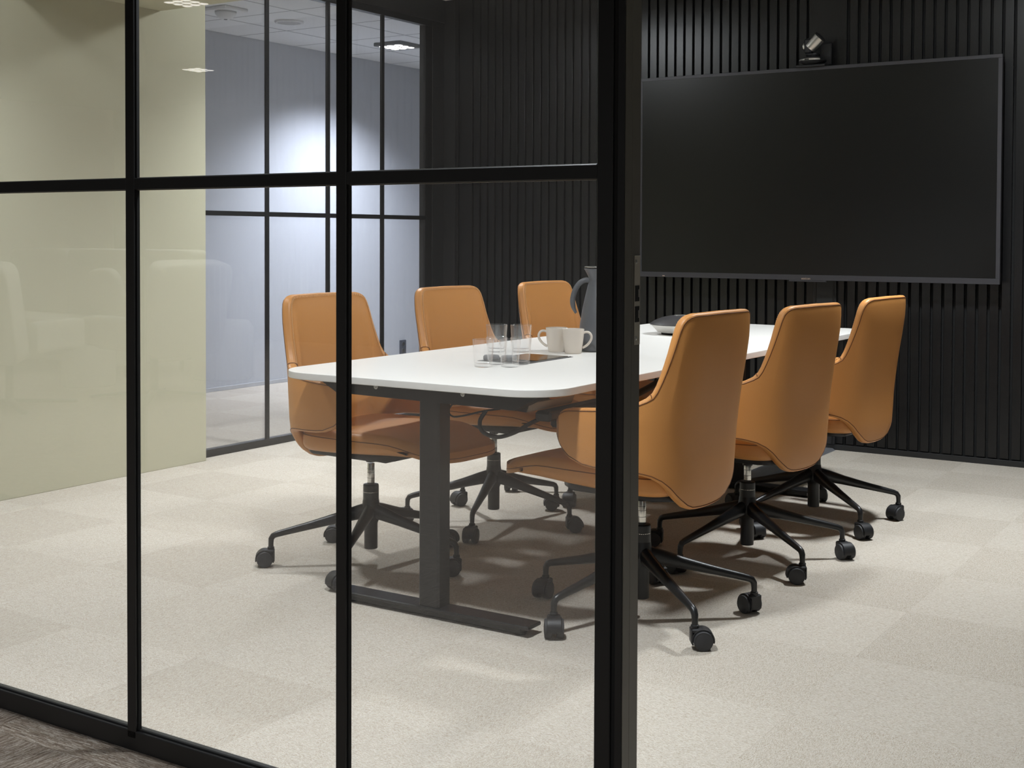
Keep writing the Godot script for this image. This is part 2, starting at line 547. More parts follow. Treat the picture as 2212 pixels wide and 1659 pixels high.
	for k in 21:
		var an := deg_to_rad(-12.0 + 214.0 * k / 20.0)
		var row := []
		for q in [[0.0302, -0.0215], [0.0338, -0.0225], [0.0348, -0.0205], [0.0348, 0.0205], [0.0338, 0.0225], [0.0302, 0.0215]]: row.append(Vector3(0.022 + cos(an) * q[0], 0.0295 + sin(an) * q[0], q[1]))
		hood.append(row)
	m.grid(hood)
	for e in [0, 20]: m.grid([hood[e], [hood[e][5], hood[e][5], hood[e][4], hood[e][3], hood[e][4], hood[e][5]]])
	m.box(Vector3(-0.0135, 0.020, -0.0205), Vector3(-0.008, 0.062, 0.0205), 0.002)
	m.box(Vector3(-0.0125, 0.050, -0.0205), Vector3(0.022, 0.0640, 0.0205), 0.004)
	m.box(Vector3(0.000, 0.022, -0.007), Vector3(0.040, 0.060, 0.007), 0.003)
	m.lathe([Vector2(0.0, 0.055), Vector2(0.0125, 0.055), Vector2(0.0125, 0.071), Vector2(0.011, 0.073), Vector2(0.0, 0.073)], 18)
	d.hood = m.mesh()
	m = MB.new()
	m.t = Transform3D(Basis(Vector3.RIGHT, PI / 2), Vector3.ZERO)
	m.lathe([Vector2(0.0, -0.0105), Vector2(0.0275, -0.0105), Vector2(0.0290, -0.008), Vector2(0.0295, 0.002), Vector2(0.0290, 0.0085), Vector2(0.0275, 0.0105), Vector2(0.0258, 0.0110), Vector2(0.0250, 0.0100), Vector2(0.0242, 0.0106), Vector2(0.012, 0.0124), Vector2(0.0, 0.0128)], 30)
	d.wheel = m.mesh()
	return d

func make_chair(d: Dictionary) -> Node3D:
	var o := root_of("conference_chair")
	var sh := part(o, "backrest_shell", d.shell, M.leather)
	part(sh, "seam", d.seam, M.seam)
	part(sh, "stitching", d.stitching, M.stitch)
	var se := part(o, "seat_cushion", d.seat, M.leather)
	part(se, "seam", d.seat_seam, M.seam)
	part(o, "mechanism", d.mechanism, M.black_plastic)
	part(o, "collar", d.collar, M.black_plastic)
	var li := part(o, "gas_lift", d.lift, M.chrome)
	part(li, "ring_mark", d.ring, M.mark)
	part(part(o, "base_hub", d.hub, M.black_metal), "printed_band", d.print, M.chrome)
	for k in 5:
		part(o, "base_leg", d.leg, M.black_metal).rotation.y = TAU * k / 5.0
		var c := part(o, "caster", d.hood, M.black_plastic)
		for s in [-1.0, 1.0]:
			var wh := part(c, "wheel", d.wheel, M.tyre, Vector3(0.022, 0.0295, s * 0.0185))
			wh.rotation.y = 0.0 if s > 0 else PI
	return o

func pose_chair(o: Node3D, u: float, w: float, face: float, turn: float, base: float, lift: float, slide: float, swivels: Array, label: String) -> void:
	# turn: yaw of the seat; base: direction of the first leg on the floor, degrees from +u towards +w
	o.position = P(u, 0, w)
	o.rotation.y = deg_to_rad(face + turn)
	tag(o, label, "chair", "tan leather conference chairs round the table")
	var k := 0
	var j := 0
	for c in o.get_children():
		var nm := str(c.name)
		if nm.begins_with("base_leg"):
			c.rotation.y = deg_to_rad(base + 72.0 * k - face - turn)
			k += 1
		elif nm.begins_with("caster"):
			var a := deg_to_rad(base + 72.0 * j - face - turn)
			c.position = Vector3(0.366 * cos(a), 0, -0.366 * sin(a))
			c.rotation.y = deg_to_rad(swivels[j] - face - turn)
			j += 1
		elif nm.begins_with("base_hub"): pass
		elif nm.begins_with("gas_lift"): c.position.y = 0.0
		elif nm.begins_with("mechanism") or nm.begins_with("collar"): c.position.y = lift
		else: c.position = Vector3(slide, lift, 0)

# ---------------------------------------------------------------- build
func _ready() -> void:
	set_camera_and_sky()
	make_materials()
	light_rooms()
	build_floors()
	build_walls()
	build_partition()
	build_side_glazing()
	build_ceilings()
	build_screen()
	build_table()
	build_chairs()
	build_tableware()
	build_floor_cover()
	build_lounge()

func set_camera_and_sky() -> void:
	var f := 2783.95
	var cam := Camera3D.new()
	cam.name = "camera"
	add_child(cam)
	cam.position = Vector3(0, 1.22, 0)
	cam.rotation_order = EULER_ORDER_YXZ
	cam.rotation = Vector3(-0.025737, 0.571263, 0.0039036)
	cam.projection = Camera3D.PROJECTION_FRUSTUM
	cam.keep_aspect = Camera3D.KEEP_HEIGHT
	cam.near = 0.05
	cam.far = 60.0
	cam.size = 1659.0 / f * cam.near
	cam.frustum_offset = Vector2(0, -(829.5 - 580.17) / f * cam.near)
	cam.current = true
	var we := WorldEnvironment.new()
	we.name = "environment"
	var e := Environment.new()
	e.background_mode = Environment.BG_COLOR
	e.background_color = Color(0, 0, 0)
	e.tonemap_mode = Environment.TONE_MAPPER_LINEAR
	e.tonemap_exposure = 1.0
	e.sdfgi_enabled = true
	e.ssao_enabled = true
	e.ssil_enabled = true
	we.environment = e
	add_child(we)

func light_rooms() -> void:
	var warm := Color(0.957, 0.982, 1.0)
	var cool := Color(0.91, 0.94, 1.0)
	var mg := "meeting room ceiling lights"
	lamp(-4.30, 5.45, CEIL, 9.2, warm, "square ceiling light of nine round lenses near the green wall, beyond the bulkhead", mg, 57.0, 1.0, 0.11, 0.10)
	lamp(-4.30, 3.10, CEIL, 5.1, warm, "square ceiling light of nine round lenses near the green wall, by the glass partition", mg, 57.0, 1.0, 0.11, 0.10)
	lamp(-1.30, 5.45, CEIL, 8.2, warm, "square ceiling light of nine round lenses above the right chairs, beyond the bulkhead", mg, 74.0, 1.0, 0.16, 0.10)
	lamp(-1.90, 2.45, CEIL, 6.6, warm, "square ceiling light of nine lenses above the right chairs, by the glass partition", mg, 74.0, 1.0, 0.16, 0.10)
	lamp(-6.51, 8.375, LOW_CEIL, 15.0, cool, "square ceiling light of nine glowing lenses on the tiled ceiling beyond the side glazing", "ceiling lights beyond the glazing", 66.0, 0.9, 0.0, 0.08)
	lamp(-6.51, 3.22, LOW_CEIL, 2.0, cool, "square ceiling light of nine lenses on the tiled ceiling behind the green wall", "ceiling lights beyond the glazing", 50.0, 0.7, 0.0, 0.08)
	var lg := "lounge ceiling lights"
	lamp(-6.47, -1.92, LOW_CEIL, 6.3, warm, "square lounge ceiling light mirrored at the top of the glass partition", lg, 80.0, 1.0, 0.0, 0.03)
	lamp(-9.00, -4.43, LOW_CEIL, 6.3, warm, "far square lounge ceiling light mirrored lower in the glass partition", lg, 80.0, 1.0, 0.0, 0.03)
	lamp(-3.92, -1.92, LOW_CEIL, 4.9, warm, "square lounge ceiling light in front of the middle of the glass partition", lg, 80.0, 1.0, 0.0, 0.03)
	lamp(-1.37, -1.92, LOW_CEIL, 4.7, warm, "square lounge ceiling light nearest the open doorway", lg, 80.0, 1.0, 0.0, 0.03)
	lamp(1.18, -1.92, LOW_CEIL, 5.2, warm, "square lounge ceiling light at the right end of the lounge", lg, 80.0, 1.0, 0.0, 0.03)

func build_floors() -> void:
	var fl := Node3D.new()
	fl.name = "floor"
	add_child(fl)
	tag(fl, "beige heather carpet tiles laid quarter-turned in the meeting room", "", "", "structure")
	part(fl, "subfloor", bx(P(-7.6, -0.06, 2.04), P(0.9, -0.006, 11.2), 0.0), M.backing)
	var p := 0.53
	var tile := MB.new()
	tile.box(Vector3(0.0, -0.006, -p), Vector3(p, 0.0, 0.0), 0.0003)
	var tm := tile.mesh()
	var rng := RandomNumberGenerator.new()
	rng.seed = 77
	for i in range(-12, 4):
		for j in range(-4, 14):
			var u := -1.165 + i * p
			var w := 3.669 + j * p
			if w + p < 2.12 or u > 0.5 or (u < -5.5 and w < 4.5) or (w > 7.2 and u > -5.0): continue
			var odd := (i + j + 100) % 2 == 0
			var keep := rng.randf() < 0.5
			part(fl, "carpet_tile", tm, (M.carpet_w if keep else M.carpet_w2) if odd else (M.carpet_u if keep else M.carpet_u2), P(u, 0, w))
	var lo := Node3D.new()
	lo.name = "floor_lounge"
	add_child(lo)
	tag(lo, "taupe streaked carpet tiles outside the glass partition", "", "", "structure")
	part(lo, "subfloor", bx(P(-13.2, -0.06, -7.0), P(2.6, -0.006, 2.04), 0.0), M.backing)
	var near := MB.new()
	near.box(Vector3(0.0004, -0.006, -p + 0.0004), Vector3(p - 0.0004, 0.0, -0.0004), 0.0012)
	var nm := near.mesh()
	for i in range(-4, 7):
		for j in range(-3, 1):
			var u := -2.78 + i * p
			var w := 1.953 + j * p
			if j == 0:   # the row cut short by the partition
				part(lo, "carpet_tile", bx(Vector3(0.0004, -0.006, -0.13), Vector3(p - 0.0004, 0.0, -0.0004), 0.0012), M.lounge_u if i % 2 == 0 else M.lounge_w, P(u, 0, w))
			else: part(lo, "carpet_tile", nm, M.lounge_w if (i + j + 20) % 2 == 1 else M.lounge_u, P(u, 0, w))
	var far := bx(P(-13.2, -0.006, -7.0), P(2.6, -0.001, 0.36), 0.0)
	tag(part(lo, "carpet_field", far, M.lounge_u), "", "", "", "stuff")

func structure(called: String, label: String) -> Node3D:
	var o := Node3D.new()
	o.name = called
	add_child(o, true)
	tag(o, label, "", "", "structure")
	return o

func build_walls() -> void:
	var wl := structure("wall_left", "pale olive green painted wall at the left of the meeting room")
	part(wl, "wall_face", bx(P(-5.245, 0, 2.05), P(-5.12, CEIL, 4.928), 0.002), M.green)
	# slatted wall: backing, slats, cover panel for the cables, base strip
	var wb := structure("wall_back", "black oak slatted wall behind the screen")
	part(wb, "backing_panel", bx(P(-5.36, 0, 7.212), P(0.55, CEIL, 7.30), 0.0), M.backing)
	part(wb, "corner_panel", bx(P(-5.32, 0.0, 7.19), P(-5.087, CEIL, 7.212), 0.001), M.black_panel)
	part(wb, "base_strip", bx(P(-5.087, 0, 7.182), P(0.55, 0.031, 7.212), 0.001), M.black_panel)
	var slat := bx(Vector3(-0.0225, 0.036, 0), Vector3(0.0225, CEIL, 0.02), 0.0012).mesh()
	var wide := bx(Vector3(-0.052, 0.036, 0), Vector3(0.052, CEIL, 0.02), 0.0012).mesh()
	part(wb, "slat", wide, M.slat, P(-5.0, 0, 7.212))
	part(wb, "slat", bx(Vector3(-0.012, 0.036, 0), Vector3(0.012, CEIL, 0.02), 0.0012).mesh(), M.slat, P(-5.073, 0, 7.212))
	var u := -4.909
	while u < 0.42:
		if u < -2.61 or u > -2.36: part(wb, "slat", slat, M.slat, P(u, 0, 7.212))
		u += 0.0599
	part(wb, "cable_cover", bx(P(-2.597, 0.036, 7.194), P(-2.375, CEIL, 7.212), 0.001), M.slat)
	part(wb, "cable_duct", bx(P(-2.55, 0.031, 7.176), P(-2.415, 1.0, 7.196), 0.002), M.black_panel)
	for q in [-2.535, -2.43]: part(wb, "cover_strip", bx(P(q - 0.004, 0.031, 7.173), P(q + 0.004, 1.0, 7.178), 0.001), M.slat)
	var wr := structure("wall_right", "grey painted wall at the unseen right side of the meeting room")
	part(wr, "wall_face", bx(P(0.42, 0, 2.05), P(0.55, CEIL, 7.212), 0.002), M.grey_wall)
	# the room beyond the side glazing
	var wf := structure("wall_far", "blue grey painted wall beyond the side glazing")
	part(wf, "wall_face", bx(P(-7.45, 0, 2.05), P(-7.33, CEIL, 11.2), 0.002), M.blue)
	var bs := structure("baseboard_far", "low grey baseboard along the blue grey wall")
	part(bs, "board", bx(P(-7.33, 0, 2.17), P(-7.318, 0.032, 11.08), 0.002), M.base_blue)
	var we := structure("wall_end", "blue grey end wall of the room beyond the glazing")
	part(we, "wall_face", bx(P(-7.33, 0, 11.08), P(-5.2, CEIL, 11.2), 0.002), M.blue)
	part(we, "side_face", bx(P(-5.32, 0, 7.30), P(-5.2, CEIL, 11.08), 0.002), M.blue)
	part(we, "near_face", bx(P(-7.33, 0, 2.05), P(-5.245, CEIL, 2.17), 0.002), M.blue)
	# lounge shell behind the camera
	var wo := structure("wall_lounge", "pale painted walls of the lounge outside the glass partition")
	part(wo, "rear_face", bx(P(-13.2, 0, -7.0), P(2.6, CEIL, -6.88), 0.002), M.grey_wall)
	part(wo, "left_face", bx(P(-13.2, 0, -6.88), P(-13.08, CEIL, 2.05), 0.002), M.white_wall)
	part(wo, "right_face", bx(P(2.48, 0, -6.88), P(2.6, CEIL, 2.05), 0.002), M.white_wall)
	part(wo, "front_face", bx(P(-13.08, 0, 2.05), P(-7.45, CEIL, 2.17), 0.002), M.white_wall)
	part(wo, "door_side_face", bx(P(-0.12, 0, 2.05), P(2.48, CEIL, 2.17), 0.002), M.white_wall)

func build_partition() -> void:
	var o := structure("wall_front", "black framed glass partition between the lounge and the meeting room")
	var g := 2.0672        # front of the glass
	for q in [[-2.3965, -2.3672], [-1.7538, -1.7266], [-3.039, -3.0115], [-3.681, -3.6535], [-4.323, -4.2955], [-4.965, -4.9375]]:
		part(o, "mullion", bx(P(q[0], 0.03, 2.052), P(q[1], 2.66, g), 0.0012), M.frame)
		part(o, "gasket", bx(P(q[1], 0.05, 2.058), P(q[1] + 0.0035, 2.64, g), 0.0006), M.gasket)
	var posts := [-5.12, -4.9375, -4.2955, -3.6535, -3.0115, -2.3672, -1.7266]
	var ends := [-4.965, -4.323, -3.681, -3.039, -2.3965, -1.7538, -1.137]
	for k in posts.size():
		part(o, "rail", bx(P(posts[k], 1.3232, 2.0525), P(ends[k], 1.350, g), 0.0012), M.frame)
		part(o, "rail_gasket", bx(P(posts[k], 1.3215, 2.060), P(ends[k], 1.3516, g), 0.0005), M.jamb)
		part(o, "pane", bx(P(posts[k] - 0.01, 0.04, g + 0.0002), P(ends[k] + 0.01, 1.3365, g + 0.0042), 0.0), M.pane)
		part(o, "pane", bx(P(posts[k] - 0.01, 1.3366, g + 0.0002), P(ends[k] + 0.01, 2.64, g + 0.0042), 0.0), M.pane)
	part(o, "bottom_rail", bx(P(-5.12, 0, 2.052), P(-1.137, 0.0475, 2.086), 0.0015), M.frame)
	part(o, "bottom_gasket", bx(P(-5.12, 0.046, 2.0605), P(-1.137, 0.0515, g), 0.0008), M.gasket)
	part(o, "head_rail", bx(P(-5.12, 2.63, 2.052), P(-1.08, 2.66, 2.11), 0.0015), M.frame)
	part(o, "bulkhead", bx(P(-5.12, 2.66, 2.05), P(-0.12, CEIL, 2.17), 0.001), M.black_panel)
	# corner post: a proud face, a groove, and the jamb of the open doorway
	part(o, "corner_post", bx(P(-1.1372, 0, 2.052), P(-1.1045, 2.66, 2.086), 0.0015), M.frame)
	part(o, "groove", bx(P(-1.1045, 0, 2.057), P(-1.096, 2.66, 2.086), 0.0005), M.gasket)
	var jb := part(o, "door_jamb", bx(P(-1.096, 0, 2.0535), P(-1.0815, 2.66, 2.0825), 0.001), M.frame)
	part(o, "door_jamb", bx(P(-1.1372, 0, 2.086), P(-1.0822, 2.66, 2.1165), 0.001), M.frame)
	part(o, "jamb_face", bx(P(-1.0815, 0, 2.0560), P(-1.0805, 2.66, 2.0822), 0.0003), M.jamb)
	part(o, "jamb_face", bx(P(-1.0822, 0, 2.0835), P(-1.0809, 2.66, 2.1160), 0.0003), M.jamb)
	var sp := part(o, "strike_plate", bx(P(-1.0809, 1.021, 2.093), P(-1.0795, 1.184, 2.1150), 0.0005), M.strike)
	for y in [1.115, 1.077]:
		var hole := MB.new()
		hole.box(P(-1.0797, y - 0.0145, 2.111).min(P(-1.0790, y + 0.0145, 2.094)), P(-1.0797, y - 0.0145, 2.111).max(P(-1.0790, y + 0.0145, 2.094)), 0.0)
		part(sp, "latch_hole", hole, M.gasket)
		part(sp, "latch_lip", bx(P(-1.0792, y - 0.007, 2.106), P(-1.0784, y + 0.007, 2.112), 0.0002), M.steel)
	for y in [1.173, 1.033]:
		var s := MB.new()
		s.t = Transform3D(Basis(Vector3.BACK, -PI / 2), P(-1.0795, y, 2.0985))
		s.lathe([Vector2(0.0, 0.0), Vector2(0.0042, 0.0), Vector2(0.0036, 0.0012), Vector2(0.0, 0.0014)], 12)
		part(sp, "screw", s, M.screw)
	part(o, "door_jamb", bx(P(-0.16, 0, 2.052), P(-0.12, 2.66, 2.1165), 0.001), M.frame)
	part(o, "head_rail", bx(P(-1.08, 2.63, 2.052), P(-0.12, 2.66, 2.1165), 0.001), M.frame)

func build_side_glazing() -> void:
	var o := structure("window_1", "black framed glazing at the far left of the meeting room")
	var f := -5.185
	var g := -5.198
	part(o, "base_rail", bx(P(-5.235, 0, 4.928), P(f, 0.041, 7.06), 0.0015), M.frame)
	part(o, "head_rail", bx(P(-5.235, 2.628, 4.928), P(f, 2.668, 7.06), 0.0015), M.frame)
	part(o, "bulkhead", bx(P(-5.245, 2.668, 4.928), P(-5.17, CEIL, 7.212), 0.001), M.black_panel)
	part(o, "end_post", bx(P(-5.235, 0.041, 6.983), P(f, 2.628, 7.06), 0.0015), M.frame)
	part(o, "end_panel", bx(P(-5.245, 0.0, 7.06), P(-5.18, 2.668, 7.30), 0.001), M.black_panel)
	part(o, "side_post", bx(P(-5.235, 0.041, 4.928), P(f, 2.628, 4.945), 0.0015), M.frame)
	var at := [4.945, 5.457, 5.984, 6.512]
	var to := [5.485, 6.015, 6.544]
	for k in 3: part(o, "mullion", bx(P(g, 0.041, at[k + 1]), P(f, 2.628, to[k]), 0.0012), M.frame)
	var a := [4.945, 5.485, 6.015, 6.544]
	var b := [5.457, 5.984, 6.512, 6.983]
	for k in 4:
		part(o, "rail", bx(P(g, 1.3225, a[k]), P(f - 0.0005, 1.3495, b[k]), 0.0012), M.frame)
		part(o, "pane", bx(P(g - 0.0044, 0.035, a[k] - 0.01), P(g - 0.0004, 1.336, b[k] + 0.01), 0.0), M.pane)
		part(o, "pane", bx(P(g - 0.0044, 1.3361, a[k] - 0.01), P(g - 0.0004, 2.634, b[k] + 0.01), 0.0), M.pane)

func build_ceilings() -> void:
	var c := structure("ceiling", "flat ceiling, white over the meeting room and dark over the lounge")
	part(c, "ceiling_board", bx(P(-5.245, CEIL, 2.05), P(0.55, CEIL + 0.08, 7.30), 0.0), M.ceiling_tile)
	var bk := structure("trim_1", "olive green boxed bulkhead crossing the meeting room under its ceiling")
	part(bk, "bulkhead_box", bx(P(-5.12, 2.365, 3.68), P(0.42, CEIL, 4.618), 0.002), M.green)
	part(c, "lounge_board", bx(P(-13.2, LOW_CEIL, -7.0), P(2.6, LOW_CEIL + 0.12, 2.05), 0.0), M.dark_ceiling)
	var a := structure("ceiling_far", "white tiled ceiling on a grey grid beyond the side glazing")
	part(a, "soffit", bx(P(-7.45, LOW_CEIL + 0.02, 2.05), P(-5.245, LOW_CEIL + 0.1, 11.2), 0.0), M.ceiling_tile)
	part(a, "soffit", bx(P(-5.245, LOW_CEIL, 7.30), P(-5.2, LOW_CEIL + 0.1, 11.2), 0.0), M.ceiling_tile)
	var us := [-7.33, -6.822, -6.178, -5.534, -5.245]
	var w0 := 6.765 - 0.642 * 7
	for i in 4:
		for j in 14:
			var w := w0 + j * 0.642
			part(a, "ceiling_tile", bx(P(us[i] + 0.007, LOW_CEIL + 0.001, w + 0.007), P(us[i + 1] - 0.007, LOW_CEIL + 0.02, minf(w + 0.635, 11.08)), 0.001), M.ceiling_tile)
	for i in range(1, 4): part(a, "grid_bar", bx(P(us[i] - 0.009, LOW_CEIL + 0.0005, 2.17), P(us[i] + 0.009, LOW_CEIL + 0.012, 11.08), 0.0), M.ceiling_bar)
	for j in 14: part(a, "grid_bar", bx(P(-7.33, LOW_CEIL + 0.0008, w0 + j * 0.642 - 0.009), P(-5.245, LOW_CEIL + 0.012, w0 + j * 0.642 + 0.009), 0.0), M.ceiling_bar)
	# things on that ceiling and wall
	var s := root_of("smoke_detector", P(-6.51, LOW_CEIL, 6.455))
	tag(s, "white smoke detector on a square plate on the tiled ceiling beyond the glazing", "smoke detector")
	part(s, "plate", bx(Vector3(-0.11, -0.022, -0.11), Vector3(0.11, 0.001, 0.11), 0.006), M.white_plastic)
	var m := MB.new()
	m.lathe([Vector2(0.0, -0.075), Vector2(0.03, -0.074), Vector2(0.055, -0.06), Vector2(0.072, -0.04), Vector2(0.075, -0.022), Vector2(0.0, -0.022)], 28)
	part(s, "dome", m, M.white_plastic)
	m = MB.new()
	m.lathe([Vector2(0.0, -0.079), Vector2(0.012, -0.078), Vector2(0.014, -0.072), Vector2(0.0, -0.072)], 16)
	part(s, "sensor", m, M.grey_plastic)
	var p := root_of("ceiling_speaker", P(-6.505, LOW_CEIL, 7.09))
	tag(p, "round grey ceiling speaker set in the tiled ceiling beyond the glazing", "speaker")
	m = MB.new()
	m.lathe([Vector2(0.0, -0.012), Vector2(0.085, -0.012), Vector2(0.088, -0.011), Vector2(0.0, -0.010)], 36)
	part(p, "grille", m, M.speaker_grille)
	m = MB.new()
	m.lathe([Vector2(0.087, -0.012), Vector2(0.092, -0.014), Vector2(0.104, -0.012), Vector2(0.107, 0.001)], 36)
	part(p, "rim", m, M.white_plastic)
	var k := root_of("wall_outlet", P(-7.33, 0.175, 9.52))
	tag(k, "dark double power socket low on the blue grey wall beyond the glazing", "outlet")
	part(k, "plate", bx(Vector3(0, -0.068, -0.045), Vector3(0.014, 0.068, 0.045), 0.004), M.outlet)
	for y in [-0.030, 0.030]:
		m = MB.new()
		m.t = Transform3D(Basis(Vector3.BACK, -PI / 2), Vector3(0.0142, y, 0))
		m.lathe([Vector2(0.019, 0.0), Vector2(0.0225, 0.0035), Vector2(0.0245, 0.0035), Vector2(0.027, 0.0)], 24)
		part(k, "socket_rim", m, M.outlet)
		m = MB.new()
		m.t = Transform3D(Basis(Vector3.BACK, -PI / 2), Vector3(0.0142, y, 0))
		m.lathe([Vector2(0.0, 0.0004), Vector2(0.0205, 0.0004), Vector2(0.0205, 0.0)], 24)
		part(k, "socket_well", m, M.gasket)

func build_screen() -> void:
	var o := root_of("wall_screen", P(-2.564, 1.576, 7.08))
	tag(o, "large black wall screen in a slim dark grey frame on the slatted wall", "screen")
	var hw := 1.0605
	var hh := 0.6050
	part(o, "body", bx(Vector3(-hw + 0.004, -hh + 0.004, -0.06), Vector3(hw - 0.004, hh - 0.004, -0.006), 0.004), M.black_plastic)
	part(o, "display", bx(Vector3(-hw + 0.018, -hh + 0.030, -0.006), Vector3(hw - 0.020, hh - 0.017, -0.0025), 0.0), M.screen)
	part(o, "frame_edge", bx(Vector3(-hw, hh - 0.019, -0.014), Vector3(hw, hh, 0), 0.0012), M.bezel)
	part(o, "frame_edge", bx(Vector3(-hw, -hh, -0.014), Vector3(hw, -hh + 0.031, 0), 0.0012), M.bezel)
	part(o, "frame_edge", bx(Vector3(-hw, -hh + 0.031, -0.014), Vector3(-hw + 0.019, hh - 0.019, 0), 0.0012), M.bezel)
	part(o, "frame_edge", bx(Vector3(hw - 0.022, -hh + 0.031, -0.014), Vector3(hw, hh - 0.019, 0), 0.0012), M.bezel)
	part(o, "sensor_bar", bx(Vector3(-0.098, -hh - 0.009, -0.012), Vector3(0.122, -hh + 0.001, -0.001), 0.002), M.bezel)
	var tm := TextMesh.new()
	tm.text = "vexicon"
	var fnt := SystemFont.new()
	fnt.font_names = PackedStringArray(["Droid Sans"])
	tm.font = fnt
	tm.font_size = 32
	tm.pixel_size = 0.00049
	tm.depth = 0.0006
	part(o, "lettering", tm, M.letter, Vector3(0.003, -hh + 0.0095, 0.0004))
	part(o, "badge", bx(Vector3(-0.900, -hh + 0.006, 0), Vector3(-0.884, -hh + 0.010, 0.0004), 0.0), M.letter)
	part(o, "wall_mount", bx(Vector3(-0.3, -0.2, -0.115), Vector3(0.3, 0.2, -0.06), 0.003), M.black_metal)
	# camera standing on the screen's top edge
	var c := root_of("video_camera", P(-2.540, 2.181, 7.105))
	tag(c, "black conference camera with a tilted silver head on top of the wall screen", "camera")
	part(c, "bracket", bx(Vector3(-0.085, 0.0, -0.03), Vector3(0.085, 0.012, 0.045), 0.003), M.black_plastic)
	part(c, "bracket_back", bx(Vector3(0.035, 0.012, -0.045), Vector3(0.095, 0.135, -0.03), 0.003), M.black_plastic)
	var m := MB.new()
	m.lathe([Vector2(0.0, 0.012), Vector2(0.045, 0.012), Vector2(0.07, 0.028), Vector2(0.076, 0.034), Vector2(0.0765, 0.038), Vector2(0.072, 0.046), Vector2(0.040, 0.058), Vector2(0.030, 0.066), Vector2(0.0, 0.067)], 36)
	part(c, "base", m, M.black_plastic)
	m = MB.new()
	var st := []
	for k in 21:
		var an := deg_to_rad(-150.0 + 110.0 * k / 20.0)
		var row := []
		for q in [[0.0752, 0.0345], [0.0775, 0.0350], [0.0775, 0.0405], [0.0725, 0.0455]]: row.append(Vector3(cos(an) * q[0], q[1], -sin(an) * q[0]))
		st.append(row)
	m.grid(st)
	part(c, "silver_trim", m, M.silver)
	part(c, "lens_window", bx(Vector3(-0.022, 0.035, 0.072), Vector3(0.004, 0.0415, 0.0785), 0.001), M.gasket)
	m = MB.new()
	m.slab([Vector2(-0.032, 0.028), Vector2(0.030, 0.028), Vector2(0.030, -0.028), Vector2(-0.032, -0.028)], 0.064, 0.078, 0.004)
	part(c, "turntable", m, M.black_plastic)
	part(c, "yoke", bx(Vector3(-0.044, 0.074, -0.020), Vector3(0.000, 0.162, 0.034), 0.010), M.black_plastic)
	m = MB.new()
	m.t = Transform3D(Basis(Vector3.BACK, -PI / 4), Vector3(0.004, 0.128, 0.008))
	m.lathe([Vector2(0.0, -0.03), Vector2(0.030, -0.03), Vector2(0.034, -0.026), Vector2(0.034, 0.052), Vector2(0.0335, 0.054), Vector2(0.0, 0.054)], 30)
	part(c, "head", m, M.silver)
	m = MB.new()
	m.t = Transform3D(Basis(Vector3.BACK, -PI / 4), Vector3(0.004, 0.128, 0.008))
	m.lathe([Vector2(0.0, 0.053), Vector2(0.0350, 0.053), Vector2(0.0355, 0.056), Vector2(0.034, 0.062), Vector2(0.0, 0.063)], 30)
	part(c, "lens_cap", m, M.gasket)
	m = MB.new()
	m.t = Transform3D(Basis(Vector3.BACK, PI / 2), Vector3(-0.043, 0.118, 0.010))
	m.lathe([Vector2(0.016, -0.002), Vector2(0.020, 0.006), Vector2(0.012, 0.012), Vector2(0.0, 0.013)], 24)
	part(c, "side_cap", m, M.silver)

func rounded_rect(x0: float, x1: float, z0: float, z1: float, r: float, k := 10) -> Array:
	var out := []
	for c in [[x1 - r, z0 + r, 1], [x0 + r, z0 + r, 2], [x0 + r, z1 - r, 3], [x1 - r, z1 - r, 4]]:
		for i in k + 1:
			var an: float = PI / 2 * (c[2] - 1) + PI / 2 * i / k
			out.append(Vector2(c[0] + r * cos(an), c[1] - r * sin(an)))
	return out

